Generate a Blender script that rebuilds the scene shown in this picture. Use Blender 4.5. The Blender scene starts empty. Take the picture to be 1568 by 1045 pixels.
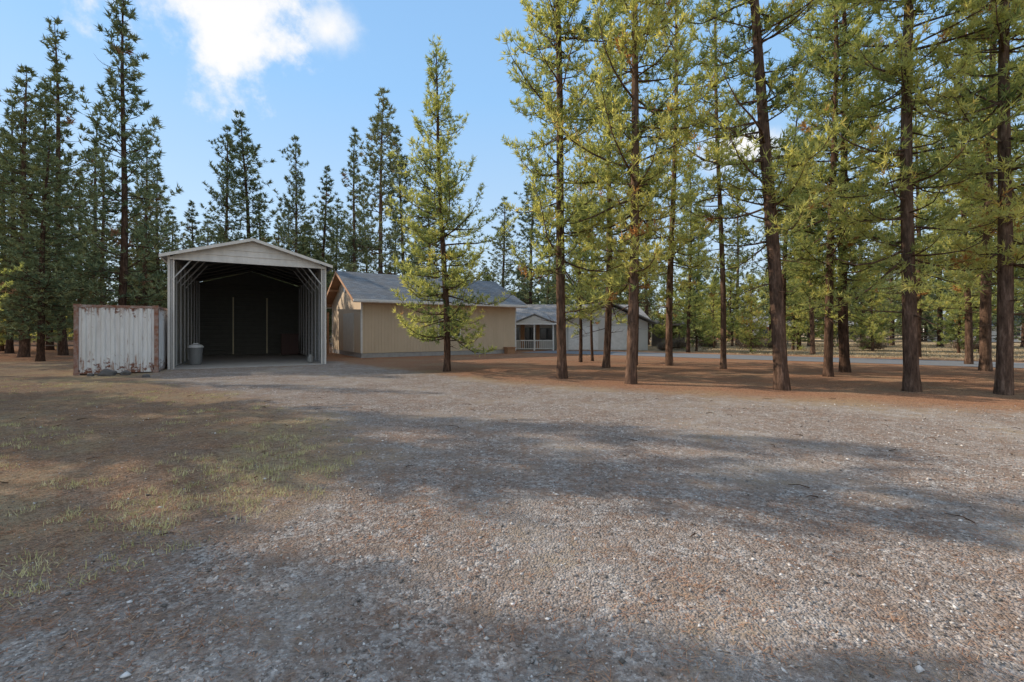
import bpy, math, random
import numpy as np
from mathutils import Vector, noise as mnoise
scene = bpy.context.scene
COL = scene.collection
random.seed(3)

# ------------------------------------------------------------------ helpers
def new_mat(name):
    m = bpy.data.materials.new(name); m.use_nodes = True
    nt = m.node_tree; nt.nodes.clear()
    out = nt.nodes.new('ShaderNodeOutputMaterial')
    return m, nt, out
def N(nt, t, **kw):
    n = nt.nodes.new(t)
    for k, v in kw.items():
        if k in n.inputs.keys(): n.inputs[k].default_value = v
        else: setattr(n, k, v)
    return n
def L(nt, a, b): nt.links.new(a, b)
def noise_n(nt, vec, scale, detail=4, rough=.55):
    n = nt.nodes.new('ShaderNodeTexNoise'); n.inputs['Scale'].default_value = scale
    n.inputs['Detail'].default_value = detail; n.inputs['Roughness'].default_value = rough
    if vec is not None: L(nt, vec, n.inputs['Vector'])
    return n
def ramp(nt, fac, stops):
    r = nt.nodes.new('ShaderNodeValToRGB')
    el = r.color_ramp.elements
    while len(el) < len(stops): el.new(.5)
    for e, (p, c) in zip(el, stops):
        e.position = p; e.color = (c[0], c[1], c[2], 1) if not isinstance(c, (int, float)) else (c, c, c, 1)
    L(nt, fac, r.inputs['Fac']); return r
def mix(nt, fac, a, b, mode='MIX'):
    m = nt.nodes.new('ShaderNodeMix'); m.data_type = 'RGBA'; m.blend_type = mode
    if isinstance(fac, (int, float)): m.inputs[0].default_value = fac
    else: L(nt, fac, m.inputs[0])
    for i, v in ((6, a), (7, b)):
        if isinstance(v, tuple): m.inputs[i].default_value = (v[0], v[1], v[2], 1)
        else: L(nt, v, m.inputs[i])
    return m.outputs[2]
def math_n(nt, op, a, b=None, clamp=False):
    m = nt.nodes.new('ShaderNodeMath'); m.operation = op; m.use_clamp = clamp
    for i, v in enumerate((a, b)):
        if v is None: continue
        if isinstance(v, (int, float)): m.inputs[i].default_value = v
        else: L(nt, v, m.inputs[i])
    return m.outputs[0]
def mapping(nt, scale=(1, 1, 1), coord='Object'):
    tc = nt.nodes.new('ShaderNodeTexCoord'); mp = nt.nodes.new('ShaderNodeMapping')
    mp.inputs['Scale'].default_value = scale
    L(nt, tc.outputs[coord], mp.inputs['Vector']); return mp.outputs[0]
def paint(name, c, c2=None, rough=.6, scale=3, stretch=(1, 1, 1), bump=.0, amt=.6, metallic=0):
    m, nt, out = new_mat(name)
    b = N(nt, 'ShaderNodeBsdfPrincipled', Roughness=rough, Metallic=metallic)
    v = mapping(nt, stretch)
    n = noise_n(nt, v, scale, 6, .65)
    c2 = c2 or tuple(x * .7 for x in c)
    f = ramp(nt, n.outputs['Fac'], [(.38, 0.0), (.72, amt)])
    L(nt, mix(nt, f.outputs['Color'], c, c2), b.inputs['Base Color'])
    if bump:
        n2 = noise_n(nt, v, scale * 8, 4)
        bp = N(nt, 'ShaderNodeBump', Strength=bump, Distance=.01)
        L(nt, n2.outputs['Fac'], bp.inputs['Height']); L(nt, bp.outputs[0], b.inputs['Normal'])
    L(nt, b.outputs[0], out.inputs[0]); return m

class MB:
    def __init__(s): s.v = []; s.f = []; s.m = []
    def quad(s, pts, mi=0):
        b = len(s.v); s.v += [tuple(p) for p in pts]; s.f.append(tuple(range(b, b + len(pts)))); s.m.append(mi)
    def box(s, x0, x1, y0, y1, z0, z1, mi=0):
        b = len(s.v)
        s.v += [(x0,y0,z0),(x1,y0,z0),(x1,y1,z0),(x0,y1,z0),(x0,y0,z1),(x1,y0,z1),(x1,y1,z1),(x0,y1,z1)]
        for f in ((3,2,1,0),(4,5,6,7),(0,1,5,4),(1,2,6,5),(2,3,7,6),(3,0,4,7)):
            s.f.append(tuple(b + i for i in f)); s.m.append(mi)
    def beam(s, p, q, w, h, mi=0):
        p = Vector(p); q = Vector(q); d = (q - p).normalized()
        up = Vector((0, 0, 1)) if abs(d.z) < .95 else Vector((0, 1, 0))
        a = d.cross(up).normalized() * w / 2; c = a.cross(d).normalized() * h / 2
        b = len(s.v)
        for o in (p, q):
            s.v += [tuple(o - a - c), tuple(o + a - c), tuple(o + a + c), tuple(o - a + c)]
        for f in ((0,1,2,3),(7,6,5,4),(0,4,5,1),(1,5,6,2),(2,6,7,3),(3,7,4,0)):
            s.f.append(tuple(b + i for i in f)); s.m.append(mi)
    def tube(s, pts, rad, n=8, mi=0):
        rings = []
        for i, p in enumerate(pts):
            p = Vector(p); d = (Vector(pts[min(i+1, len(pts)-1)]) - Vector(pts[max(i-1, 0)])).normalized()
            up = Vector((0, 0, 1)) if abs(d.z) < .9 else Vector((1, 0, 0))
            a = d.cross(up).normalized(); c = a.cross(d)
            b = len(s.v)
            for k in range(n):
                t = 2 * math.pi * k / n; s.v.append(tuple(p + (a * math.cos(t) + c * math.sin(t)) * rad[i]))
            rings.append(b)
        for i in range(len(rings) - 1):
            for k in range(n):
                s.f.append((rings[i]+k, rings[i]+(k+1) % n, rings[i+1]+(k+1) % n, rings[i+1]+k)); s.m.append(mi)
        s.f.append(tuple(rings[-1] + k for k in range(n))); s.m.append(mi)
    def prof(s, origin, u, v, length, height, profile, mi=0):
        o = Vector(origin); u = Vector(u); v = Vector(v); n = u.cross(v)
        pitch = profile[-1][0]; pts = []; k = 0
        while k * pitch < length - 1e-4:
            for (a, d) in profile[:-1]:
                t = k * pitch + a
                if t <= length: pts.append((t, d))
            k += 1
        pts.append((length, profile[0][1]))
        b = len(s.v)
        for t, d in pts:
            s.v.append(tuple(o + u * t + n * d)); s.v.append(tuple(o + u * t + n * d + v * height))
        for i in range(len(pts) - 1):
            s.f.append((b+2*i, b+2*i+2, b+2*i+3, b+2*i+1)); s.m.append(mi)
    def obj(s, name, mats, parent=None, smooth=False):
        me = bpy.data.meshes.new(name); me.from_pydata(s.v, [], s.f)
        if not isinstance(mats, (list, tuple)): mats = [mats]
        for m in mats: me.materials.append(m)
        me.polygons.foreach_set('material_index', s.m)
        if smooth: me.polygons.foreach_set('use_smooth', [True] * len(s.f))
        me.update()
        o = bpy.data.objects.new(name, me); COL.objects.link(o)
        if parent: o.parent = parent
        return o
def empty(name, loc, rz=0):
    e = bpy.data.objects.new(name, None); e.location = loc; e.rotation_euler = (0, 0, rz); COL.objects.link(e); return e

def np_mesh(name, verts, tris, mats, midx=None, attrs=None):
    me = bpy.data.meshes.new(name)
    nv, nf = len(verts), len(tris)
    me.vertices.add(nv); me.vertices.foreach_set('co', verts.astype(np.float32).ravel())
    me.loops.add(nf * 3); me.loops.foreach_set('vertex_index', tris.astype(np.int32).ravel())
    me.polygons.add(nf)
    me.polygons.foreach_set('loop_start', np.arange(0, nf * 3, 3, dtype=np.int32))
    try: me.polygons.foreach_set('loop_total', np.full(nf, 3, dtype=np.int32))
    except Exception: pass
    for m in mats: me.materials.append(m)
    if midx is not None: me.polygons.foreach_set('material_index', midx.astype(np.int32))
    if attrs:
        for k, a in attrs.items():
            at = me.attributes.new(k, 'FLOAT', 'FACE'); at.data.foreach_set('value', a.astype(np.float32))
    me.update(calc_edges=True)
    return me

# ------------------------------------------------------------------ light & sky
SAZ = math.atan2(-1.0, 0.28); SEL = math.radians(30)
S = Vector((math.sin(SAZ) * math.cos(SEL), math.cos(SAZ) * math.cos(SEL), math.sin(SEL)))
sun = bpy.data.lights.new('sun', 'SUN'); sun.energy = 5.0; sun.angle = math.radians(.5); sun.color = (1, .87, .71)
so = bpy.data.objects.new('sun', sun); COL.objects.link(so); so.rotation_euler = (-S).to_track_quat('-Z', 'Y').to_euler(); so.location = S * 60

w = bpy.data.worlds.new('World'); scene.world = w; w.use_nodes = True
nt = w.node_tree; nt.nodes.clear()
wo = nt.nodes.new('ShaderNodeOutputWorld'); bg = N(nt, 'ShaderNodeBackground', Strength=.14)
sky = nt.nodes.new('ShaderNodeTexSky'); sky.sky_type = 'NISHITA'; sky.sun_disc = False
sky.sun_elevation = SEL; sky.sun_rotation = SAZ; sky.air_density = 1.0; sky.dust_density = .2; sky.ozone_density = 1.2
tc = nt.nodes.new('ShaderNodeTexCoord'); gen = tc.outputs['Generated']
cnoise = noise_n(nt, gen, 9, 6, .62)
cn = math_n(nt, 'SUBTRACT', cnoise.outputs['Fac'], .5)
def cloud(dirv, size, soft, stretch, amp=3.2):
    d = Vector(dirv).normalized()
    sub = nt.nodes.new('ShaderNodeVectorMath'); sub.operation = 'SUBTRACT'; L(nt, gen, sub.inputs[0]); sub.inputs[1].default_value = d
    mp = nt.nodes.new('ShaderNodeVectorMath'); mp.operation = 'MULTIPLY'; mp.inputs[1].default_value = stretch; L(nt, sub.outputs[0], mp.inputs[0])
    ln = nt.nodes.new('ShaderNodeVectorMath'); ln.operation = 'LENGTH'; L(nt, mp.outputs[0], ln.inputs[0])
    r = math_n(nt, 'ADD', ln.outputs['Value'], math_n(nt, 'MULTIPLY', cn, size * amp))
    mr = nt.nodes.new('ShaderNodeMapRange'); mr.interpolation_type = 'SMOOTHSTEP'
    L(nt, r, mr.inputs['Value']); mr.inputs['From Min'].default_value = size + soft; mr.inputs['From Max'].default_value = size - soft
    return mr.outputs[0]
cl = [cloud((-430, 697, 520), .125, .05, (1, 1, 1.2)), cloud((-284, 697, 462), .035, .035, (1, 1, 1.2)), cloud((350, 697, 280), .04, .03, (.55, 1, 1.6)),
      cloud((0.1, -.35, 1), .5, .2, (1, 1, 1)), cloud((0.6, -1, .45), .4, .15, (1, 1, 1.3))]  # unseen clouds overhead and behind the camera, added as neutral fill light
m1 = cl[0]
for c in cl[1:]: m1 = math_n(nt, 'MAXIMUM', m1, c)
sz = nt.nodes.new('ShaderNodeSeparateXYZ'); L(nt, gen, sz.inputs[0])
gradc = ramp(nt, sz.outputs['Z'], [(0, (5.2, 6.1, 6.9)), (.18, (4.3, 5.8, 7.4)), (.45, (2.7, 4.95, 7.9)), (1, (1.6, 3.3, 6.3))])
skyb = mix(nt, .78, sky.outputs[0], gradc.outputs[0])
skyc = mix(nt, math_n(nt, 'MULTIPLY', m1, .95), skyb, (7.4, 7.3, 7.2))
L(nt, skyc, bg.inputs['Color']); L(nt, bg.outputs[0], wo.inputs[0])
scene.view_settings.view_transform = 'Standard'; scene.view_settings.look = 'None'; scene.view_settings.exposure = 0

# ------------------------------------------------------------------ camera
cam = bpy.data.cameras.new('camera'); co = bpy.data.objects.new('camera', cam); COL.objects.link(co)
co.location = (0, 0, 1.61); co.rotation_euler = (math.radians(90), 0, 0)
cam.lens = 16; cam.sensor_width = 36; cam.shift_y = -15.5 / 1568; cam.clip_end = 3000; cam.clip_start = .05
scene.camera = co

# ------------------------------------------------------------------ tree materials
def foliage_mat(name, stops, trans=.45):
    m, nt, out = new_mat(name)
    at = nt.nodes.new('ShaderNodeAttribute'); at.attribute_name = 'tint'
    oi = nt.nodes.new('ShaderNodeObjectInfo')
    f = math_n(nt, 'ADD', at.outputs['Fac'], math_n(nt, 'MULTIPLY', math_n(nt, 'SUBTRACT', oi.outputs['Random'], .5), .3))
    r = ramp(nt, f, stops)
    d = N(nt, 'ShaderNodeBsdfDiffuse'); L(nt, r.outputs[0], d.inputs[0])
    if trans > 0:
        t = nt.nodes.new('ShaderNodeBsdfTranslucent')
        L(nt, mix(nt, 1.0, r.outputs[0], (1.55, 1.5, .95), 'MULTIPLY'), t.inputs[0])
        ms = N(nt, 'ShaderNodeMixShader'); ms.inputs[0].default_value = trans
        L(nt, d.outputs[0], ms.inputs[1]); L(nt, t.outputs[0], ms.inputs[2]); L(nt, ms.outputs[0], out.inputs[0])
    else: L(nt, d.outputs[0], out.inputs[0])
    return m
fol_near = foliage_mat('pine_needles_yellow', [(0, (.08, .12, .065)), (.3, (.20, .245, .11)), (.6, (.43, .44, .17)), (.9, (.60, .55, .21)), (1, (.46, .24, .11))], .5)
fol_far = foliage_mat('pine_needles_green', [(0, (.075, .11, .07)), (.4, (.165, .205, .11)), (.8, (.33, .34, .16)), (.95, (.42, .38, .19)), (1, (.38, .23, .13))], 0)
def bark_mat():
    m, nt, out = new_mat('pine_bark')
    b = N(nt, 'ShaderNodeBsdfDiffuse')
    v = mapping(nt, (1, 1, .22)); n = noise_n(nt, v, 14, 4, .7)
    oi = nt.nodes.new('ShaderNodeObjectInfo')
    c1 = ramp(nt, n.outputs['Fac'], [(.3, (.022, .015, .011)), (.55, (.08, .048, .034)), (.8, (.22, .13, .09))])
    c2 = ramp(nt, n.outputs['Fac'], [(.3, (.05, .032, .024)), (.55, (.16, .10, .07)), (.8, (.38, .25, .18))])
    L(nt, mix(nt, oi.outputs['Random'], c1.outputs[0], c2.outputs[0]), b.inputs['Color'])
    bp = N(nt, 'ShaderNodeBump', Strength=.9, Distance=.035); L(nt, n.outputs['Fac'], bp.inputs['Height'])
    L(nt, bp.outputs[0], b.inputs['Normal']); L(nt, b.outputs[0], out.inputs[0]); return m
bark = bark_mat()

def make_pine(name, seed, H, cb, R, r0, fol, whorl=.36, nb=4.6, twig=.15, tsp=.15, nt_=9, NL=.19, NW=.036, shape=.6, dead=.14, gap=.14, lean=.15, twg=True, el0=-.02, curl=.16, irrg=1.0):
    rng = np.random.default_rng(seed)
    segs = []
    V = []; F = []
    rings = 14; ns = 9
    bend = rng.normal(0, lean, (2,)); ph = rng.uniform(0, 6)
    def axis(z):
        t = z / H
        return np.array([bend[0] * t * t * 1.5 + .06 * math.sin(ph + t * 7), bend[1] * t * t * 1.5 + .06 * math.cos(ph * 2 + t * 6), z])
    for i in range(rings):
        t = (i / (rings - 1)) ** 1.3; z = t * H - .1
        rr = r0 * (1 - t) ** .8 + .012
        if z < .4: rr *= 1 + .25 * (1 - max(z, 0) / .4) ** 2
        a = axis(z)
        for k in range(ns):
            th = 2 * math.pi * k / ns
            V.append(a + np.array([math.cos(th) * rr * rng.uniform(.94, 1.06), math.sin(th) * rr * rng.uniform(.94, 1.06), 0]))
    for i in range(rings - 1):
        for k in range(ns):
            a, b, c, d = i*ns+k, i*ns+(k+1) % ns, (i+1)*ns+(k+1) % ns, (i+1)*ns+k
            F += [(a, b, c), (a, c, d)]
    C = []; D = []; T = []
    z = cb * .45 + .5
    az0 = rng.uniform(0, 6)
    patch = rng.uniform(0, 6, 6)
    while z < H - .15:
        t = (z - cb) / (H - cb)
        below = t < 0
        nbr = max(1, int(round(rng.normal(nb if not below else 1.8, 1))))
        if t > .9: nbr = 3
        skip = rng.random() < gap and not below
        for j in range(nbr):
            az0 += 2.4 + rng.normal(0, .3)
            az = az0
            if below: Lb = rng.uniform(.3, 1.0) * R * .6; el = rng.uniform(-.25, .15)
            else:
                prof = (1 - t) ** shape * (0.66 + .34 * min(1, t / .2))
                irr = 1 + irrg * (.28 * math.sin(z * 1.15 + patch[3] + 1.5 * math.sin(az + patch[4])) + .14 * math.sin(z * 2.9 + patch[5]))
                Lb = R * prof * rng.uniform(.45, 1.25) * irr + .15
                el = el0 + .75 * t + rng.normal(0, .24)
                if skip: Lb *= .45
            isdead = below and rng.random() < .85 or (rng.random() < dead * (1 - max(t, 0)) ** 2)
            p = axis(z + rng.uniform(-.2, .2)); n = 5; pts = [p]
            dv = np.array([math.cos(az) * math.cos(el), math.sin(az) * math.cos(el), math.sin(el)])
            for i in range(n):
                up = curl * (i - .9) if not below else -.03
                dv = dv + np.array([rng.normal(0, .1), rng.normal(0, .1), up + rng.normal(0, .06)]); dv /= np.linalg.norm(dv)
                p = p + dv * Lb / n; pts.append(p)
            rb = min(r0 * .3, .009 + .009 * Lb)
            for i in range(n): segs.append((pts[i], pts[i+1], rb * (1 - i / n) + .004, rb * (1 - (i + 1) / n) + .004))
            bt = rng.random()
            s = Lb * (.18 if not isdead else .3); side = 1
            while s < Lb:
                u = s / Lb * n; i = min(int(u), n - 1); q = pts[i] + (pts[i+1] - pts[i]) * (u - i)
                dd = (pts[i+1] - pts[i]); dd = dd / np.linalg.norm(dd)
                sidev = np.cross(dd, [0, 0, 1]); sidev /= (np.linalg.norm(sidev) + 1e-6)
                a2 = rng.uniform(.4, 1.15) * side; side = -side
                tv = dd * math.cos(a2) + sidev * math.sin(a2) + np.array([0, 0, rng.uniform(-.15, .95)]); tv /= np.linalg.norm(tv)
                tl = (.20 + .30 * (Lb - s) * rng.uniform(.5, 1.2)) if not isdead else rng.uniform(.1, .35)
                tl = min(tl, .7)
                if twg or isdead: segs.append((q, q + tv * tl, .006, .003))
                if not isdead:
                    m = max(1, int(tl / tsp))
                    for k in range(m):
                        f = (k + 1) / m
                        C.append(q + tv * tl * f + rng.normal(0, .03, 3)); D.append(tv)
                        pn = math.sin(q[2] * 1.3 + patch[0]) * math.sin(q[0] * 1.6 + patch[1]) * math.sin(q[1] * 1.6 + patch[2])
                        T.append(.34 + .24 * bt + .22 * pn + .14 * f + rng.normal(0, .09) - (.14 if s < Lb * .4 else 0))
                s += twig * rng.uniform(.7, 1.3)
            if not isdead:
                for k in range(3):
                    C.append(pts[-1] - dv * k * .07); D.append(dv); T.append(.5 + .2 * bt)
            if rng.random() < .007:
                for k in range(1, min(len(T), 14)): T[-k] = 1.2
        z += whorl * rng.uniform(.5, 1.5)
    P = np.array([s[0] for s in segs]); Q = np.array([s[1] for s in segs]); r1 = np.array([s[2] for s in segs]); r2 = np.array([s[3] for s in segs])
    d = Q - P; d /= np.linalg.norm(d, axis=1, keepdims=True) + 1e-9
    a = np.cross(d, np.array([.13, .21, 1.0])); a /= np.linalg.norm(a, axis=1, keepdims=True) + 1e-9; b = np.cross(d, a)
    vs = []
    for O, r in ((P, r1), (Q, r2)):
        for k in range(3):
            th = k * 2.0944; vs.append(O + (a * math.cos(th) + b * math.sin(th)) * r[:, None])
    vs = np.stack(vs, 1).reshape(-1, 3)
    tri = np.array([(0,1,4),(0,4,3),(1,2,5),(1,5,4),(2,0,3),(2,3,5)])
    fs = (np.arange(len(P))[:, None, None] * 6 + tri[None]).reshape(-1, 3)
    V = np.array(V); F = np.array(F)
    fs = fs + len(V); VV = np.concatenate([V, vs]); FF = np.concatenate([F, fs]); nbark = len(FF)
    C = np.array(C); D = np.array(D); T = np.array(T); M = len(C)
    rd = rng.normal(0, 1, (M, nt_, 3)); rd /= np.linalg.norm(rd, axis=2, keepdims=True)
    rd = rd * .85 + D[:, None] * .6 + np.array([0, 0, .25]); rd /= np.linalg.norm(rd, axis=2, keepdims=True)
    ln = NL * rng.uniform(.6, 1.25, (M, nt_, 1))
    pr = np.cross(rd, rng.normal(0, 1, (M, nt_, 3))); pr /= np.linalg.norm(pr, axis=2, keepdims=True) + 1e-9
    c0 = C[:, None] - D[:, None] * rng.uniform(0, .1, (M, nt_, 1))
    tv = np.stack([c0 - pr * NW / 2 + rd * .02, c0 + pr * NW / 2 + rd * .02, c0 + rd * ln], 2).reshape(-1, 3)
    tf = np.arange(len(tv)).reshape(-1, 3) + len(VV)
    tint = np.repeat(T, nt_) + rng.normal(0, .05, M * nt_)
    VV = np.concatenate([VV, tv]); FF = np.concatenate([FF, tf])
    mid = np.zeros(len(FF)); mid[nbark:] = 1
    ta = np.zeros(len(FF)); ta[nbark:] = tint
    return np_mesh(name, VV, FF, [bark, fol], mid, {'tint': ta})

near = [make_pine('near_a', 11, 17, 2.7, 2.35, .150, fol_near), make_pine('near_b', 12, 16.5, 2.5, 2.45, .145, fol_near),
        make_pine('near_c', 13, 18, 3.6, 2.3, .165, fol_near, gap=.22), make_pine('near_d', 14, 16, 3.2, 2.1, .125, fol_near, gap=.18)]
NH = [17, 16.5, 18, 16]
small = make_pine('small_a', 21, 13, 1.3, 3.0, .13, fol_near, shape=.95, gap=.08, nb=5.2, dead=.03, irrg=.9)
young = make_pine('young_a', 25, 6, .3, 1.9, .08, fol_near, shape=.9, gap=.05, nb=5, dead=.0, whorl=.3)
thin = make_pine('thin_a', 22, 15, 4.5, 1.5, .085, fol_near, gap=.3, nb=3.4)
bk = dict(twig=.32, tsp=.28, nt_=8, NL=.31, NW=.075, twg=False)
back = [make_pine('back_a', 31, 22, 2.0, 3.7, .22, fol_far, nb=5.6, whorl=.46, shape=.72, **bk),
        make_pine('back_b', 32, 20, 1.5, 3.3, .2, fol_far, nb=5.2, whorl=.48, shape=.85, gap=.2, **bk),
        make_pine('back_c', 33, 21, 3.0, 2.8, .2, fol_far, nb=4.6, whorl=.52, gap=.3, shape=.7, **bk),
        make_pine('back_d', 34, 19, 1.5, 3.1, .19, fol_far, nb=5, whorl=.48, gap=.1, shape=.6, lean=.3, **bk)]
BH = [22, 20, 21, 19]
far = [make_pine('far_%d' % i, 40 + i, 15, .8, 2.6, .15, fol_far, twig=.55, tsp=.4, nt_=5, NL=.55, NW=.2, nb=4.2, whorl=.65, shape=.75, twg=False) for i in range(3)]

def tree(me, x, y, H, base_h, rz=None, wide=1.0, parent=None, name='pine_tree'):
    o = bpy.data.objects.new(name, me); COL.objects.link(o)
    s = H / base_h; o.location = (x, y, 0); o.scale = (s * wide, s * wide, s)
    o.rotation_euler = (random.gauss(0, .012), random.gauss(0, .012), random.uniform(0, 6.28) if rz is None else rz)
    if parent: o.parent = parent
    return o
tree(small, -2.65, 18.1, 13.0, 13)
tree(near[0], 1.74, 15.4, 21, 17, wide=.86)
tree(near[1], 3.60, 13.85, 20, 16.5, wide=.86)
tree(near[2], 7.36, 12.5, 21, 18, wide=.9)
tree(near[0], 10.55, 12.06, 20.0, 17, wide=.9)
tree(near[1], 12.55, 11.7, 19, 16.5, wide=.9)
tree(near[3], 11.17, 16.0, 17, 16)
tree(near[1], 13.1, 17.8, 19, 16.5)
tree(thin, 8.9, 19.3, 19, 15)
tree(near[3], 7.4, 21.2, 22, 16, wide=.85)
tree(near[0], 4.13, 20.0, 17, 17)
tree(near[2], 19.2, 18.4, 19, 18)
tree(thin, 5.8, 21.2, 11, 15); tree(thin, 4.34, 24.4, 12, 15); tree(near[3], 3.5, 23.4, 11, 16)
for (x, y, h) in [(17.5, 14.5, 17), (22, 22, 16), (16, 27, 16), (20.5, 31, 15), (25, 28, 17), (13.2, 34, 15), (30, 24, 17), (24, 38, 17), (34, 33, 18), (16, 11.5, 16)]:
    i = random.randrange(4); tree(near[i], x, y, h, NH[i])
for (px, d, h) in [(1065, 36, 6.5), (1092, 42, 7), (1150, 34, 6), (1215, 38, 8), (1335, 36, 7), (1470, 33, 6.5), (745, 50, 8), (1020, 46, 8), (1120, 48, 9), (1275, 46, 8), (-10, 34, 6), (75, 40, 7)]:
    tree(young, (px - 784) / 697 * d, d, h, 6, wide=.9)
for (px, top, d) in [(185, -30, 27), (95, 35, 30), (35, 100, 28), (-30, 60, 30), (140, 170, 36), (240, 250, 40), (300, 310, 44), (345, 190, 40), (382, 172, 42),
                     (425, 330, 46), (455, 205, 42), (492, 250, 46), (540, 200, 42), (583, 133, 43), (622, 205, 46), (655, 290, 50),
                     (60, 200, 24), (0, 200, 36), (210, 290, 46), (120, 260, 42), (15, 150, 33), (75, 130, 38), (160, 230, 33), (265, 330, 50), (222, 190, 38),
                     (322, 330, 50), (400, 300, 52), (440, 310, 54), (475, 330, 50), (515, 310, 54), (562, 290, 56), (605, 320, 54), (640, 330, 58),
                     (700, 390, 60), (745, 400, 62), (770, 300, 52), (812, 250, 50), (840, 330, 58), (885, 300, 55), (935, 330, 60), (990, 250, 52), (1070, 320, 58), (1130, 270, 50),
                     (1180, 330, 55), (1240, 250, 48), (1320, 230, 45), (1365, 300, 50), (1440, 260, 46), (1500, 200, 42), (1570, 240, 45), (1620, 200, 40)]:
    H = (507 - top) / 697 * d + 1.6; i = random.randrange(4)
    tree(back[i], (px - 784) / 697 * d, d, H, BH[i], wide=random.uniform(.95, 1.15) if H > 18 else 1.3)
# neighbours of the lot on the left, beyond the picture edge
for k, (x, y, h) in enumerate([(-20, 16.6, 11), (-29, 22.5, 15), (-17.2, 12.6, 13), (-22, 13, 16), (-26, 13, 18), (-18, 9.6, 15), (-24.5, 9, 17), (-13.8, 9.2, 12.5), (-14.5, 6.2, 13.5), (-20, 6.2, 16), (-26, 5, 17),
                  (-11, 4.8, 10.5), (-11.2, 7.9, 10), (-12.5, 2.4, 12), (-17.5, 2.6, 15), (-23, 2, 17), (-9, 1.2, 9.5), (-15.5, -1.2, 14), (-32, 11, 20), (-30, 2, 19), (-8.2, 3.9, 8.5)]):
    if k % 2: tree(thin, x, y, h, 15, wide=1.3)
    else: tree(near[3], x, y, h, 16, wide=.8)
fo = empty('distant_pine_forest', (0, 0, 0))
for k in range(110):
    px = random.uniform(-200, 1800); d = random.uniform(60, 105)
    if 600 < px < 780 and d < 75: continue
    if px < 560: d = random.uniform(48, 75)
    i = random.randrange(3)
    tree(far[i], (px - 784) / 697 * d, d, random.uniform(10, 16) * (1 if px > 800 else .9), 15, wide=1.3, parent=fo, name='forest_tree')
rg = np.random.default_rng(77); n = 26000
th_ = rg.uniform(-2.1, 2.1, n); rr = rg.uniform(112, 135, n)
hh = 8 + 3 * np.sin(th_ * 37) + 2.5 * np.sin(th_ * 91 + 1) + 1.5 * np.sin(th_ * 213)
z = hh * (1 - np.sqrt(rg.random(n))) ** .8 * 1.6
c = np.stack([rr * np.sin(th_), rr * np.cos(th_), z], 1)
v3 = (c[:, None] + rg.normal(0, .75, (n, 3, 3))).reshape(-1, 3); v3[:, 2] = np.maximum(v3[:, 2], 0)
me = np_mesh('distant_treeline', v3, np.arange(n * 3).reshape(-1, 3), [fol_far], None, {'tint': rg.uniform(.0, .75, n)})
o = bpy.data.objects.new('far_forest_edge', me); COL.objects.link(o); o.parent = fo

# ------------------------------------------------------------------ ground
def sstep(t): t = np.clip(t, 0, 1); return t * t * (3 - 2 * t)
def right_mask(x, y):
    yb = np.interp(x, [-9, -8, -4, -1, 0, 10, 22, 40], [24, 22.5, 18.2, 15.2, 14.0, 9.0, 4, -3])
    return sstep((y - yb) / 3.0 + .5)
def needle_mask(x, y):
    xb = np.interp(y, [0, 2.8, 3.3, 4.4, 5.8, 8.4, 12, 14.4, 18], [-4.0, -3.2, -2.6, -2.2, -2.1, -3.9, -7.8, -11.5, -14.5])
    a = sstep((xb - x) / 3.2 + .5)
    c = sstep((-14.2 - x) / 1.0) * (y > 10)
    return np.maximum(np.maximum(a, right_mask(x, y)), c)
def axis_pts(lo, hi, step, far, n):
    mid = np.arange(lo, hi + 1e-6, step); g = np.geomspace(1, 1 + far, n)[1:] - 1
    return np.concatenate([lo - g[::-1], mid, hi + g])
xs = axis_pts(-20, 20, .3, 1200, 18); ys = axis_pts(-2, 26, .3, 1200, 18)
X, Y = np.meshgrid(xs, ys)
Z = np.zeros_like(X)
for i in range(X.shape[0]):
    for j in range(X.shape[1]):
        x, y = X[i, j], Y[i, j]
        if abs(x) < 20 and -2 < y < 16:
            Z[i, j] = .035 * mnoise.noise((x * .35, y * .35, 0)) + .014 * mnoise.noise((x * 1.6, y * 1.6, 3))
            if x < -1: Z[i, j] += .05 * mnoise.noise((x * .8, y * .8, 7)) * min(1, (-1 - x) / 2)
fade = np.clip((16 - Y) / 3, 0, 1); Z *= fade
def ground_z(x, y):
    j = np.clip(np.searchsorted(xs, x) - 1, 0, len(xs) - 2); i = np.clip(np.searchsorted(ys, y) - 1, 0, len(ys) - 2)
    u = (x - xs[j]) / (xs[j+1] - xs[j]); v = (y - ys[i]) / (ys[i+1] - ys[i])
    return Z[i, j] * (1-u) * (1-v) + Z[i, j+1] * u * (1-v) + Z[i+1, j] * (1-u) * v + Z[i+1, j+1] * u * v
nx, ny = len(xs), len(ys)
verts = np.stack([X, Y, Z], 2).reshape(-1, 3)
idx = np.arange(nx * ny).reshape(ny, nx)
quads = np.stack([idx[:-1, :-1], idx[:-1, 1:], idx[1:, 1:], idx[1:, :-1]], 2).reshape(-1, 4)
tr = np.concatenate([quads[:, [0, 1, 2]], quads[:, [0, 2, 3]]])

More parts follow.
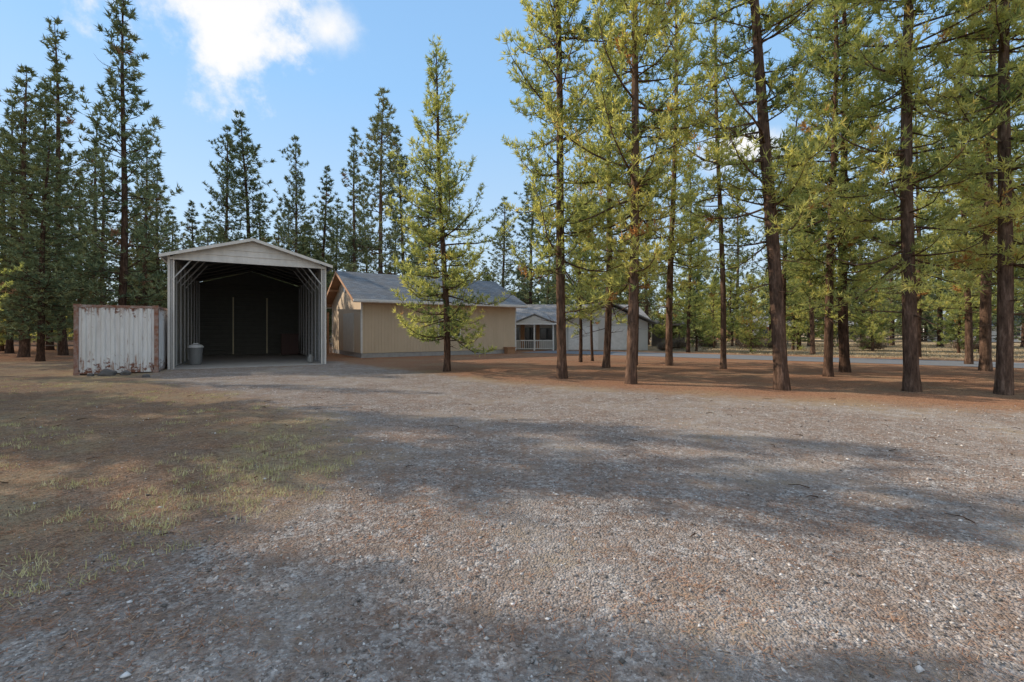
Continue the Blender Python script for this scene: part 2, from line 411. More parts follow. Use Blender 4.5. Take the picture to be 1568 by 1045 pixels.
m, nt, out = new_mat('ground_gravel_and_needles')
b = N(nt, 'ShaderNodeBsdfDiffuse', Roughness=.5)
v = mapping(nt)
an = nt.nodes.new('ShaderNodeAttribute'); an.attribute_name = 'needle'
ar = nt.nodes.new('ShaderNodeAttribute'); ar.attribute_name = 'orange'
ad = nt.nodes.new('ShaderNodeAttribute'); ad.attribute_name = 'dry'
vo1 = nt.nodes.new('ShaderNodeTexVoronoi'); vo1.inputs['Scale'].default_value = 62; L(nt, v, vo1.inputs['Vector'])
vo2 = nt.nodes.new('ShaderNodeTexVoronoi'); vo2.inputs['Scale'].default_value = 26; L(nt, v, vo2.inputs['Vector'])
big = noise_n(nt, v, .45, 3, .6); med = noise_n(nt, v, 2.6, 4, .68); fine = noise_n(nt, v, 38, 3, .7); mid_ = noise_n(nt, v, 10, 4, .7)
sep = nt.nodes.new('ShaderNodeSeparateColor'); L(nt, vo1.outputs['Color'], sep.inputs[0])
sep2 = nt.nodes.new('ShaderNodeSeparateColor'); L(nt, vo2.outputs['Color'], sep2.inputs[0])
g1 = ramp(nt, sep.outputs[0], [(0, (.12, .105, .09)), (.5, (.32, .28, .25)), (.85, (.53, .485, .44)), (1, (.76, .72, .68))])
g2 = ramp(nt, sep2.outputs[1], [(0, (.13, .112, .097)), (.6, (.35, .305, .27)), (1, (.68, .64, .60))])
gr = mix(nt, .45, g1.outputs[0], g2.outputs[0])
gr = mix(nt, ramp(nt, med.outputs['Fac'], [(.38, .0), (.68, .75)]).outputs[0], gr, (.26, .185, .14))
gr = mix(nt, ramp(nt, mid_.outputs['Fac'], [(.48, .0), (.66, .7)]).outputs[0], gr, (.23, .145, .10))
gr = mix(nt, ramp(nt, big.outputs['Fac'], [(.46, .0), (.62, .35)]).outputs[0], gr, (.48, .44, .40))
nd = ramp(nt, fine.outputs['Fac'], [(.25, (.11, .065, .042)), (.45, (.25, .155, .10)), (.6, (.41, .27, .165)), (.8, (.62, .46, .31))])
ndo = ramp(nt, fine.outputs['Fac'], [(.25, (.10, .055, .036)), (.45, (.31, .155, .09)), (.6, (.52, .28, .165)), (.8, (.72, .46, .29))])
soil = ramp(nt, sep.outputs[1], [(.0, (.16, .125, .10)), (1, (.42, .335, .26))])
ndm = mix(nt, ramp(nt, med.outputs['Fac'], [(.35, .05), (.65, .8)]).outputs[0], nd.outputs[0], soil.outputs[0])
ndm = mix(nt, ramp(nt, big.outputs['Fac'], [(.45, .0), (.62, .45)]).outputs[0], ndm, (.44, .37, .22))
ndm = mix(nt, math_n(nt, 'MULTIPLY', ar.outputs['Fac'], ramp(nt, big.outputs['Fac'], [(.38, .95), (.62, .6)]).outputs[0]), ndm, ndo.outputs[0])
ndm = mix(nt, ramp(nt, mid_.outputs['Fac'], [(.34, .65), (.5, .0)]).outputs[0], ndm, (.13, .085, .06))
mk = math_n(nt, 'ADD', math_n(nt, 'MULTIPLY', an.outputs['Fac'], 1.15), math_n(nt, 'MULTIPLY', math_n(nt, 'SUBTRACT', fine.outputs['Fac'], .5), 1.5))
mk = math_n(nt, 'ADD', mk, math_n(nt, 'MULTIPLY', math_n(nt, 'SUBTRACT', med.outputs['Fac'], .5), 1.8))
mk = math_n(nt, 'ADD', mk, math_n(nt, 'MULTIPLY', math_n(nt, 'SUBTRACT', big.outputs['Fac'], .5), 1.4))
mkr = ramp(nt, mk, [(.08, .0), (.75, 1.0)])
colr = mix(nt, mkr.outputs[0], gr, ndm)
dry = ramp(nt, med.outputs['Fac'], [(.3, (.26, .19, .11)), (.7, (.50, .41, .27))])
colr = mix(nt, math_n(nt, 'MULTIPLY', ad.outputs['Fac'], .85), colr, dry.outputs[0])
L(nt, colr, b.inputs['Color'])
h = math_n(nt, 'ADD', math_n(nt, 'MULTIPLY', vo1.outputs['Distance'], -.9), math_n(nt, 'ADD', math_n(nt, 'MULTIPLY', vo2.outputs['Distance'], -.7), fine.outputs['Fac']))
bp = N(nt, 'ShaderNodeBump', Strength=1.0, Distance=.018); L(nt, h, bp.inputs['Height']); L(nt, bp.outputs[0], b.inputs['Normal'])
L(nt, b.outputs[0], out.inputs[0]); gmat = m
gm = np_mesh('ground', verts, tr, [gmat])
at = gm.attributes.new('needle', 'FLOAT', 'POINT'); at.data.foreach_set('value', needle_mask(verts[:, 0], verts[:, 1]).astype(np.float32))
at = gm.attributes.new('orange', 'FLOAT', 'POINT'); at.data.foreach_set('value', right_mask(verts[:, 0], verts[:, 1]).astype(np.float32))
sd = .57 * (verts[:, 0] - 7) + .82 * (verts[:, 1] - 33)
at = gm.attributes.new('dry', 'FLOAT', 'POINT'); at.data.foreach_set('value', sstep((sd - 3.5) / 3).astype(np.float32))
gm.polygons.foreach_set('use_smooth', [True] * len(gm.polygons))
go = bpy.data.objects.new('ground', gm); COL.objects.link(go)

m, nt, out = new_mat('asphalt'); b = N(nt, 'ShaderNodeBsdfPrincipled', Roughness=.85); v = mapping(nt)
n1 = noise_n(nt, v, 60, 4, .7); n2 = noise_n(nt, v, .8, 4)
c = ramp(nt, n1.outputs['Fac'], [(.3, (.12, .125, .135)), (.7, (.20, .205, .215))])
L(nt, mix(nt, ramp(nt, n2.outputs['Fac'], [(.4, .0), (.7, .5)]).outputs[0], c.outputs[0], (.2, .19, .18)), b.inputs['Base Color']); L(nt, b.outputs[0], out.inputs[0]); asphalt = m
mb = MB(); pts = []
for k in range(46):
    t = -6 + k * 2.5
    c0 = Vector((7 + .82 * t, 33 - .57 * t, .012)); wv = Vector((.57, .82, 0))
    if t < 0: c0 += Vector((0, -.02 * t * t, 0))
    pts.append((c0 - wv * (2.6 + .12 * random.uniform(-1, 1)), c0 + wv * (2.4 + .12 * random.uniform(-1, 1))))
for a, c in zip(pts[:-1], pts[1:]): mb.quad((a[0], c[0], c[1], a[1]))
mb.obj('road', asphalt)

rng = np.random.default_rng(8)
def sample_pts(n, dmin, dmax, wfac=1.2):
    d = rng.uniform(dmin, dmax, n); x = rng.uniform(-wfac, wfac, n) * (d + .4); return x, d
x, y = sample_pts(30000, 1.6, 10); keep = rng.random(len(x)) > needle_mask(x, y) * .8; x = x[keep]; y = y[keep]; n = len(x)
size = np.exp(rng.normal(-5.0, .5, n)); size = np.clip(size, .003, .022)
oc = np.array([(1,0,0),(-1,0,0),(0,1,0),(0,-1,0),(0,0,1),(0,0,-1)], float)
of = np.array([(0,2,4),(2,1,4),(1,3,4),(3,0,4),(2,0,5),(1,2,5),(3,1,5),(0,3,5)])
rot = rng.uniform(0, 6.28, n); ca, sa = np.cos(rot), np.sin(rot)
vv = oc[None] * rng.uniform(.6, 1.3, (n, 6, 1)) * size[:, None, None] * np.array([1, .75, .55])
vv += rng.normal(0, .18, (n, 6, 3)) * size[:, None, None]
vx = vv[:, :, 0] * ca[:, None] - vv[:, :, 1] * sa[:, None]; vy = vv[:, :, 0] * sa[:, None] + vv[:, :, 1] * ca[:, None]
vv = np.stack([vx + x[:, None], vy + y[:, None], vv[:, :, 2] + (ground_z(x, y) + size * .25)[:, None]], 2).reshape(-1, 3)
ff = (np.arange(n)[:, None, None] * 6 + of[None]).reshape(-1, 3)
m, nt, out = new_mat('stone'); b = N(nt, 'ShaderNodeBsdfDiffuse')
at = nt.nodes.new('ShaderNodeAttribute'); at.attribute_name = 'tint'
L(nt, ramp(nt, at.outputs['Fac'], [(0, (.13, .115, .10)), (.5, (.34, .30, .27)), (.9, (.54, .50, .46)), (1, (.76, .73, .70))]).outputs[0], b.inputs['Color']); L(nt, b.outputs[0], out.inputs[0])
me = np_mesh('gravel', vv, ff, [m], None, {'tint': np.repeat(rng.random(n), 8)}); COL.objects.link(bpy.data.objects.new('gravel', me))

def litter(name, x, y, nper, ln, wd, stops, upright=0., spread=.05):
    n = len(x); c = np.stack([x, y, ground_z(x, y) + .004], 1)[:, None] + rng.normal(0, 1, (n, nper, 3)) * np.array([spread, spread, 0])
    az = rng.uniform(0, 6.28, (n, nper)); el = rng.uniform(.4, 1.5, (n, nper)) if upright else rng.uniform(0, .25, (n, nper))
    d = np.stack([np.cos(az) * np.cos(el), np.sin(az) * np.cos(el), np.sin(el)], 2)
    l = ln * rng.uniform(.5, 1.3, (n, nper, 1)); p = np.stack([-np.sin(az), np.cos(az), np.zeros_like(az)], 2) * wd / 2
    c[:, :, 2] += .003
    vv = np.stack([c - p, c + p, c + d * l], 2).reshape(-1, 3); ff = np.arange(len(vv)).reshape(-1, 3)
    m, nt, out = new_mat(name + '_mat'); b = N(nt, 'ShaderNodeBsdfDiffuse'); at = nt.nodes.new('ShaderNodeAttribute'); at.attribute_name = 'tint'
    L(nt, ramp(nt, at.outputs['Fac'], stops).outputs[0], b.inputs[0]); L(nt, b.outputs[0], out.inputs[0])
    t = np.repeat(rng.random(n) * .6, nper) + rng.random(n * nper) * .4
    me = np_mesh(name, vv, ff, [m], None, {'tint': t}); COL.objects.link(bpy.data.objects.new(name, me))
x, y = sample_pts(26000, 1.6, 14)
nm = np.array([mnoise.noise((a * .9, b_ * .9, 2)) + .6 * mnoise.noise((a * 3, b_ * 3, 5)) for a, b_ in zip(x, y)])
keep = rng.random(len(x)) < np.clip(needle_mask(x, y) * .8 + .28 + nm * .8, .03, 1)
litter('pine_needle_litter', x[keep], y[keep], 5, .065, .004, [(0, (.17, .085, .055)), (.5, (.42, .21, .12)), (1, (.60, .42, .27))], spread=.05)
x, y = sample_pts(7500, 2.6, 16)
nm = np.array([mnoise.noise((a * .5, b_ * .5, 9)) + .7 * mnoise.noise((a * 2.2, b_ * 2.2, 4)) for a, b_ in zip(x, y)])
keep = (x < -1.2) & (needle_mask(x, y) > .35) & (rng.random(len(x)) < np.clip(-.02 + nm * 1.6, 0.02, 1))
litter('grass_tufts', x[keep], y[keep], 22, .06, .005, [(0, (.26, .26, .10)), (.4, (.52, .47, .21)), (1, (.72, .63, .38))], upright=1, spread=.045)
n = 8000; x = rng.uniform(-45, 60, n); y = rng.uniform(24, 70, n); s = .57 * (x - 7) + .82 * (y - 33)
keep = (s > 3.4) & ~((x > -5) & (x < 14) & (y < 50)) & ~((x < -6) & (y < 38))
litter('dry_meadow_grass', x[keep], y[keep], 14, .13, .03, [(0, (.24, .18, .10)), (.5, (.40, .32, .19)), (1, (.55, .46, .3))], upright=1, spread=.25)

# ------------------------------------------------------------------ materials for buildings
white_p = paint('white_metal_paint', (.72, .69, .65), (.5, .475, .44), .5, 4, (1, 1, .3))
tan_trim = paint('tan_metal_trim', (.60, .55, .46), (.42, .38, .32), .5, 3)
galv = paint('galvanised_steel', (.42, .42, .42), (.3, .3, .3), .45, 10, metallic=.3)
inside = paint('carport_inside_sheet', (.42, .40, .36), (.28, .265, .24), .6, 4)  # this and the next two carry the carport's interior shade in their colour
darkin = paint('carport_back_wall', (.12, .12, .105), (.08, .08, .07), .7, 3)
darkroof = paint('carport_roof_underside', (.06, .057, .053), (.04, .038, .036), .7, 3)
tanw = paint('tan_siding', (.62, .485, .335), (.52, .40, .27), .8, 2, (1, 1, .25), .2)
whitet = paint('white_trim', (.75, .72, .68), (.5, .48, .44), .6, 5)
conc = paint('concrete', (.40, .38, .36), (.27, .25, .23), .9, 5, bump=.3)
wood = paint('cedar_wood', (.42, .22, .11), (.25, .12, .06), .7, 4, (1, 1, 4))
greyw = paint('grey_siding', (.60, .57, .52), (.52, .49, .45), .7, 2)
glass = bpy.data.materials.new('window_glass'); glass.use_nodes = True
g = glass.node_tree.nodes['Principled BSDF']; g.inputs['Base Color'].default_value = (.03, .035, .04, 1); g.inputs['Roughness'].default_value = .08
def shingle(name, c1, c2):
    m, nt, out = new_mat(name); b = N(nt, 'ShaderNodeBsdfPrincipled', Roughness=.9)
    v = mapping(nt, (1, 1, 1)); br = nt.nodes.new('ShaderNodeTexBrick'); L(nt, v, br.inputs['Vector'])
    br.inputs['Scale'].default_value = 1.0; br.inputs['Brick Width'].default_value = .32; br.inputs['Row Height'].default_value = .15; br.inputs['Mortar Size'].default_value = .008
    br.inputs['Color1'].default_value = (*c1, 1); br.inputs['Color2'].default_value = (*c2, 1); br.inputs['Mortar'].default_value = (.04, .04, .045, 1)
    n = noise_n(nt, v, 1.3, 5); n2 = noise_n(nt, v, 30, 3)
    c = mix(nt, ramp(nt, n.outputs['Fac'], [(.4, 0.), (.75, .45)]).outputs[0], br.outputs[0], (.16, .12, .08))
    c = mix(nt, .5, c, mix(nt, 1., c, ramp(nt, n2.outputs['Fac'], [(.3, .5), (.7, 1.4)]).outputs[0], 'MULTIPLY'))
    L(nt, c, b.inputs['Base Color']); L(nt, b.outputs[0], out.inputs[0]); return m
shin = shingle('grey_shingles', (.11, .13, .15), (.19, .21, .23)); shin2 = shingle('light_grey_shingles', (.24, .235, .23), (.33, .32, .31))

# ------------------------------------------------------------------ carport
A = math.radians(30); cp = empty('metal_carport', (-14.34, 19.0, 0), A)
W, LN, EH, RH = 6.12, 12.4, 4.78, 5.68
rib = [(0, 0), (.17, 0), (.185, .018), (.215, .018), (.23, 0)]
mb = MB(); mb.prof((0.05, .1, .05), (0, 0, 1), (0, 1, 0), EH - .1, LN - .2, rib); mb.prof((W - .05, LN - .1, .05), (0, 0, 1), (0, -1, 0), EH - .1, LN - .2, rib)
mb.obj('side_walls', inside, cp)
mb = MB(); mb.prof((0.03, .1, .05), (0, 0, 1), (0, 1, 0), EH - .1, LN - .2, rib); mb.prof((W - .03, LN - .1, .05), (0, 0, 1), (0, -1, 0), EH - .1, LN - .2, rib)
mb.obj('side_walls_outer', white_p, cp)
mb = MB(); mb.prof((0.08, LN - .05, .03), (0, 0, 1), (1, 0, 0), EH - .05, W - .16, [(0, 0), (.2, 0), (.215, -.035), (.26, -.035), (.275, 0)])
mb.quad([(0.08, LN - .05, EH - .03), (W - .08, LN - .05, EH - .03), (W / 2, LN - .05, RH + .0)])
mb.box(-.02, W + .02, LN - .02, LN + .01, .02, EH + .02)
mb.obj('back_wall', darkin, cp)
mb = MB()
for xx in (1.95, 3.95): mb.box(xx, xx + .07, LN - .17, LN - .1, .05, EH - .9)
mb.obj('back_wall_tracks', paint('brass_track', (.85, .75, .5), None, .5), cp)
mb = MB()
for k in range(9):
    yy = .03 + k * (LN - .12) / 8; t = .06
    for sx in (.0, 1.):
        x0 = .09 if sx == 0 else W - .09
        mb.box(x0 - t/2, x0 + t/2, yy, yy + t, 0, EH - .02)
        xi = x0 + (.95 if sx == 0 else -.95)
        zi = EH + (RH - EH) * .31 - .08
        if k < 4: mb.beam((x0, yy + t/2, EH - 1.05), (xi, yy + t/2, zi), .05, .05)
    mb.beam((.09, yy + t/2, EH - .06), (W/2, yy + t/2, RH - .08), t, t, 1 if k else 0); mb.beam((W - .09, yy + t/2, EH - .06), (W/2, yy + t/2, RH - .085), t, t, 1 if k else 0)
for xx in (.09, W - .09): mb.beam((xx, 0.1, .035), (xx, LN - .1, .035), .07, .06)
mb.obj('steel_frame', [galv, paint('shaded_steel', (.12, .11, .10), None, .7)], cp)  # inner roof bows: darker copy of the frame steel, ceiling shade in its colour
mb = MB()
for x0, x1 in ((-.03, .05), (W - .05, W + .03)): mb.box(x0, x1, -.03, .03, .0, EH + .02)
for x0, x1 in ((.14, .2), (W - .2, W - .14)): mb.box(x0, x1, -.01, .06, .0, EH)
mb.obj('front_posts', white_p, cp)
mb = MB()
ov = .28; sl = (RH - EH) / (W / 2)
for sgn in (0, 1):
    xe = -ov if sgn == 0 else W + ov; ze = EH - ov * sl
    P = [(xe, -.35, ze), (W/2, -.35, RH), (W/2, LN + .1, RH), (xe, LN + .1, ze)]
    if sgn: P = [P[1], P[0], P[3], P[2]]
    top = [Vector(p) + Vector((0, 0, .06)) for p in P]
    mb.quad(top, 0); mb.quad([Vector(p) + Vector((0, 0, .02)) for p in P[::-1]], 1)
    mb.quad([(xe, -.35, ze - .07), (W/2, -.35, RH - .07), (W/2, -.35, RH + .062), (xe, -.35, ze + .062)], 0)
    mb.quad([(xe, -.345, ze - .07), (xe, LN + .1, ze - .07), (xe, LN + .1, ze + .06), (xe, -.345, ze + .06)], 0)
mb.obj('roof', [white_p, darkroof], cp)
mb = MB()
z0 = EH - .12; rows = 4
for r in range(rows):
    za = z0 + (RH - z0) * r / rows; zb = z0 + (RH - z0) * (r + 1) / rows
    def hx(z): return min(W / 2 + .02, (RH - z) / sl)
    a, c = hx(za), max(hx(zb), .02)
    mb.quad([(W/2 - a, -.07, za), (W/2 + a, -.07, za), (W/2 + c, -.035, zb), (W/2 - c, -.035, zb)])
    mb.quad([(W/2 - a, -.07, za), (W/2 - a, -.03, za), (W/2 + a, -.03, za), (W/2 + a, -.07, za)])
mb.box(0, W, -.09, -.074, z0 - .06, z0 + .03)
mb.obj('gable_panel', white_p, cp)
mb = MB(); mb.box(.1, W - .1, -.3, LN, .0, .03); mb.obj('slab', conc, cp)
def to_world(e, x, y, z=0):
    c, s = math.cos(e.rotation_euler[2]), math.sin(e.rotation_euler[2]); return (e.location.x + c*x - s*y, e.location.y + s*x + c*y, z)
tcn = empty('trash_can', to_world(cp, .75, 2.2, .03), A)
mb = MB(); mb.tube([(0, 0, 0), (0, 0, .05), (0, 0, .8)], [.22, .24, .29], 16); mb.obj('bin', paint('bin_grey', (.20, .205, .21), None, .5), tcn)
mb = MB(); mb.tube([(0, 0, .8), (0, 0, .84), (0, 0, .93), (0, 0, .96)], [.32, .32, .24, .05], 16); mb.beam((-.1, 0, .99), (.1, 0, .99), .03, .04); mb.obj('lid', paint('bin_lid', (.6, .6, .6), None, .5), tcn)
wb = empty('wooden_cabinet', to_world(cp, 4.7, 9, .03), A); mb = MB(); mb.box(0, 1.0, 0, .6, .05, 1.35); mb.box(-.03, 1.03, -.03, .63, 1.35, 1.4); mb.box(.02, .48, -.02, 0, .1, 1.3); mb.box(.52, .98, -.02, 0, .1, 1.3)
mb.obj('cabinet_body', paint('dark_red_wood', (.07, .03, .024), None, .6), wb)
pb = empty('propane_tank', to_world(cp, 5.55, .9, .03), A); mb = MB(); mb.tube([(0, 0, .0), (0, 0, .06), (0, 0, .3), (0, 0, .36), (0, 0, .37), (0, 0, .43)], [.1, .15, .15, .08, .07, .07], 12); mb.obj('tank', paint('tank_p', (.25, .25, .24), None, .4), pb)

# ------------------------------------------------------------------ shipping container
m, nt, out = new_mat('rusty_white_paint'); b = N(nt, 'ShaderNodeBsdfPrincipled', Roughness=.6)
v = mapping(nt, (1, 1, .12)); v2 = mapping(nt)
n1 = noise_n(nt, v, 7, 7, .7); n2 = noise_n(nt, v2, 5, 8, .75); n3 = noise_n(nt, v, 12, 5, .7)
sx = nt.nodes.new('ShaderNodeSeparateXYZ'); L(nt, v2, sx.inputs[0])
low = nt.nodes.new('ShaderNodeMapRange'); L(nt, sx.outputs['Z'], low.inputs['Value']); low.inputs['From Min'].default_value = .9; low.inputs['From Max'].default_value = .1
hi = nt.nodes.new('ShaderNodeMapRange'); L(nt, sx.outputs['Z'], hi.inputs['Value']); hi.inputs['From Min'].default_value = 1.9; hi.inputs['From Max'].default_value = 2.6
c = mix(nt, ramp(nt, n1.outputs['Fac'], [(.42, 0.), (.72, .6)]).outputs[0], (.78, .78, .78), (.48, .45, .42))
edge = math_n(nt, 'MULTIPLY', math_n(nt, 'MAXIMUM', low.outputs[0], hi.outputs[0]), .16)
c = mix(nt, ramp(nt, math_n(nt, 'ADD', n3.outputs['Fac'], edge), [(.62, 0.), (.72, .8)]).outputs[0], c, (.30, .15, .09))
c = mix(nt, ramp(nt, math_n(nt, 'ADD', n2.outputs['Fac'], edge), [(.65, 0.), (.69, 1.)]).outputs[0], c, (.20, .08, .045))
L(nt, c, b.inputs['Base Color']); L(nt, b.outputs[0], out.inputs[0]); rustw = m
rust = paint('rust', (.24, .09, .045), (.45, .42, .40), .8, 5, amt=.8)
ct = empty('shipping_container', (-15.83, 16.43, 0), A)
CW, CL, CH = 2.44, 6.06, 2.59
cor = [(0, 0), (.07, 0), (.11, -.045), (.20, -.045), (.24, 0), (.27, 0)]
mb = MB()
mb.prof((.12, .05, .18), (1, 0, 0), (0, 0, 1), CW - .24, CH - .30, [(a, -d * 1.4) for a, d in cor])
mb.obj('front_end', rustw, ct)
mb = MB()
mb.prof((CW - .03, .12, .18), (0, 1, 0), (0, 0, 1), CL - .24, CH - .30, cor); mb.prof((.03, CL - .12, .18), (0, -1, 0), (0, 0, 1), CL - .24, CH - .30, cor)
mb.prof((CW - .12, CL - .04, .18), (-1, 0, 0), (0, 0, 1), CW - .24, CH - .30, cor)
mb.quad([(.05, .05, CH - .05), (CW - .05, .05, CH - .05), (CW - .05, CL - .05, CH - .05), (.05, CL - .05, CH - .05)])
mb.obj('sides_and_roof', rustw, ct)
mb = MB()
for x0 in (0, CW - .13):
    for y0 in (0, CL - .13): mb.box(x0, x0 + .13, y0, y0 + .13, .12, CH - .12)
mb.obj('corner_posts', rust, ct)
mb = MB()
for x0 in (-.01, CW - .17):
    for y0 in (-.01, CL - .17):
        for z0_ in (0, CH - .12): mb.box(x0, x0 + .18, y0, y0 + .18, z0_, z0_ + .12)
mb.obj('corner_castings', rust, ct)
mb = MB()
for z0_, z1_, mi in ((.04, .18, 0), (CH - .12, CH - .02, 1)):
    mb.box(.17, CW - .17, .005, .07, z0_, z1_, mi); mb.box(.17, CW - .17, CL - .07, CL - .005, z0_, z1_, mi)
    mb.box(.005, .07, .17, CL - .17, z0_, z1_, mi); mb.box(CW - .07, CW - .005, .17, CL - .17, z0_, z1_, mi)
mb.obj('rails', [rustw, rust], ct)
def rock(name, loc, r, seed, mat=conc):
    import bmesh
    bm = bmesh.new(); bmesh.ops.create_icosphere(bm, subdivisions=3, radius=1)
    for vtx in bm.verts:
        nn = mnoise.noise(vtx.co * 1.3 + Vector((seed, 0, 0))); vtx.co *= 1 + .35 * nn; vtx.co = Vector((vtx.co.x * r[0], vtx.co.y * r[1], vtx.co.z * r[2]))
    me = bpy.data.meshes.new(name); bm.to_mesh(me); bm.free(); me.materials.append(mat); o = bpy.data.objects.new(name, me); o.location = loc; COL.objects.link(o)
rk = paint('dark_rock', (.13, .12, .115), (.06, .055, .05), .9, 6, bump=.4)
rock('rock', (-14.6, 16.4, .06), (.28, .2, .16), 1, rk); rock('rock', (-14.1, 16.6, .05), (.16, .14, .12), 4, rk); rock('rock', (-12.7, 15.8, .03), (.13, .1, .08), 7, rk); rock('rock', (-15.0, 16.2, .03), (.1, .1, .08), 9, rk)

# ------------------------------------------------------------------ tan building
B = math.radians(33); th = empty('tan_garage_house', (-8.95, 27.0, 0), B)
HW, HD, HE, HR = 11.0, 8.0, 3.6, 5.45
g11 = [(0, 0), (.19, 0), (.191, -.012), (.202, -.012), (.203, 0)]
mb = MB(); zb = .28
wx0, wx1, wz0, wz1 = 5.0, 6.5, 1.25, 2.3
mb.prof((0, 0, zb), (1, 0, 0), (0, 0, 1), wx0, HE - zb, g11); mb.prof((wx1, 0, zb), (1, 0, 0), (0, 0, 1), HW - wx1, HE - zb, g11)
mb.prof((wx0, 0, zb), (1, 0, 0), (0, 0, 1), wx1 - wx0, wz0 - zb, g11); mb.prof((wx0, 0, wz1), (1, 0, 0), (0, 0, 1), wx1 - wx0, HE - wz1, g11)
mb.prof((HW, 0, zb), (0, 1, 0), (0, 0, 1), HD, HE - zb, g11); mb.prof((HW, HD, zb), (-1, 0, 0), (0, 0, 1), HW, HE - zb, g11); mb.prof((0, HD, zb), (0, -1, 0), (0, 0, 1), HD, HE - zb, g11)
mb.quad([(0, HD, HE), (0, 0, HE), (0, HD/2, HR)]); mb.quad([(HW, 0, HE), (HW, HD, HE), (HW, HD/2, HR)])
mb.obj('walls', tanw, th)
mb = MB(); mb.box(.02, HW - .02, .03, HD - .03, -.05, zb); mb.obj('foundation', conc, th)
mb = MB()
for x0, y0 in ((-.02, -.02), (HW - .08, -.02), (-.02, HD - .08)): mb.box(x0, x0 + .1, y0, y0 + .1, zb, HE - .05)
for a in ((wx0 - .07, wx0, wz0 - .07, wz1 + .07), (wx1, wx1 + .07, wz0 - .07, wz1 + .07), (wx0, wx1, wz1, wz1 + .07), (wx0, wx1, wz0 - .07, wz0), (5.72, 5.77, wz0, wz1)): mb.box(a[0], a[1], -.03, .03, a[2], a[3])
mb.obj('trim', whitet, th)
mb = MB(); mb.box(wx0, wx1, .04, .06, wz0, wz1); mb.obj('window', glass, th)
mb = MB(); sl = (HR - HE) / (HD / 2); oe = .55; og = .6
for s_ in (0, 1):
    ye = -oe if s_ == 0 else HD + oe; ze = HE - oe * sl + .06
    P = [(-og, ye, ze), (HW + og, ye, ze), (HW + og, HD/2, HR + .06), (-og, HD/2, HR + .06)]
    if s_: P = P[::-1]
    mb.quad([Vector(p) + Vector((0, 0, .07)) for p in P], 0); mb.quad(P[::-1], 1)
    for xx in (-og, HW + og):
        x_ = xx + (-.012 if xx < 0 else .012)
        mb.quad([(x_, ye, ze - .13), (x_, HD/2, HR - .07), (x_, HD/2, HR + .13), (x_, ye, ze + .07)], 1 if xx < 0 else 2)
    mb.box(-og, HW + og, *((ye - .03, ye - .002) if s_ == 0 else (ye + .002, ye + .03)), ze - .14, ze + .06, 2)
mb.obj('roof', [shin, wood, whitet], th)
mb = MB()
mb.box(-og, HW + og, -oe - .14, -oe - .032, HE - oe * sl - .04, HE - oe * sl + .08); mb.obj('gutter', whitet, th)
mb = MB()
mb.box(-.04, -.004, 1.6, 4.4, zb, 2.75); mb.obj('garage_door', tan_trim, th)
mb = MB(); mb.tube([(-.06, HD/2, 4.45), (-.005, HD/2, 4.45)], [.3, .3], 20); mb.obj('gable_vent', whitet, th)
mb = MB()
for yy in (.0, 2, HD/2, 6, 8): 
    zz = HE + (HD/2 - abs(yy - HD/2)) * sl - .1
    mb.beam((0, yy, zz), (-og + .02, yy, zz), .1, .14)
mb.beam((-og - .1, HD * .75, 2.9), (-og - .1, HD * .75, .0), .12, .12)
mb.obj('rafters', wood, th)
mb = MB(); mb.box(9.95, 10.6, -.55, -.1, .0, .42); mb.box(9.9, 10.65, -.6, -.05, .42, .47); o = mb.obj('firewood_box', wood, None)
o.location = th.location; o.rotation_euler = th.rotation_euler

# ------------------------------------------------------------------ grey house beyond
gh = empty('grey_ranch_house', (-1.5, 37.5, 0), math.radians(2)); gh.scale = (1, 1, .93)
mb = MB()
mb.box(0, 13.2, 1.8, 10, 0, 2.55); mb.quad([(13.2, 1.8, 2.55), (13.2, 10, 2.55), (13.2, 5.9, 4.1)]); mb.box(5.8, 12.9, 0.2, 1.79, 0, 2.5)
mb.quad([(5.8, .19, 2.5), (12.9, .19, 2.5), (9.3, .19, 4.2)])
mb.obj('walls', greyw, gh)
mb = MB()
def roofquad(P, t=.1):
    mb.quad([Vector(p) + Vector((0, 0, t)) for p in P]); mb.quad(P[::-1])
    for i in range(4):
        a, c = P[i], P[(i+1) % 4]; mb.quad([a, c, Vector(c) + Vector((0, 0, t)), Vector(a) + Vector((0, 0, t))])
roofquad([(-.6, 1.2, 2.35), (13.8, 1.2, 2.35), (13.8, 5.9, 4.35), (-.6, 5.9, 4.35)]); roofquad([(-.6, 5.9, 4.35), (13.8, 5.9, 4.35), (13.8, 10.6, 2.35), (-.6, 10.6, 2.35)])
roofquad([(5.2, -.5, 2.35), (9.3, -.5, 4.4), (9.3, 6, 4.4), (5.2, 6, 2.35)]); roofquad([(9.3, -.5, 4.402), (13.5, -.5, 2.35), (13.5, 6, 2.35), (9.3, 6, 4.402)])
roofquad([(1.6, -.8, 2.4), (3.3, -.8, 3.15), (3.3, 4, 3.15), (1.6, 4, 2.4)]); roofquad([(3.3, -.8, 3.152), (5.0, -.8, 2.4), (5.0, 4, 2.4), (3.3, 4, 3.152)])
mb.obj('roof', shin2, gh)
mb = MB()
for xx in (.2, 1.75, 3.3, 4.85): mb.box(xx - .06, xx + .06, -.6, -.48, 0, 2.42)
mb.box(.2, 4.85, -.58, -.5, .85, .93); mb.box(.2, 4.85, -.58, -.5, .15, .2)
for k in range(30): mb.box(.3 + k * .155, .34 + k * .155, -.56, -.52, .2, .85)
mb.box(6.2, 8.7, .12, .17, .05, 2.15); mb.box(9.4, 11.8, .12, .17, .05, 2.15)
mb.box(1.5, 5.1, -.86, -.81, 2.28, 2.42)
mb.obj('porch_and_garage_doors', whitet, gh)
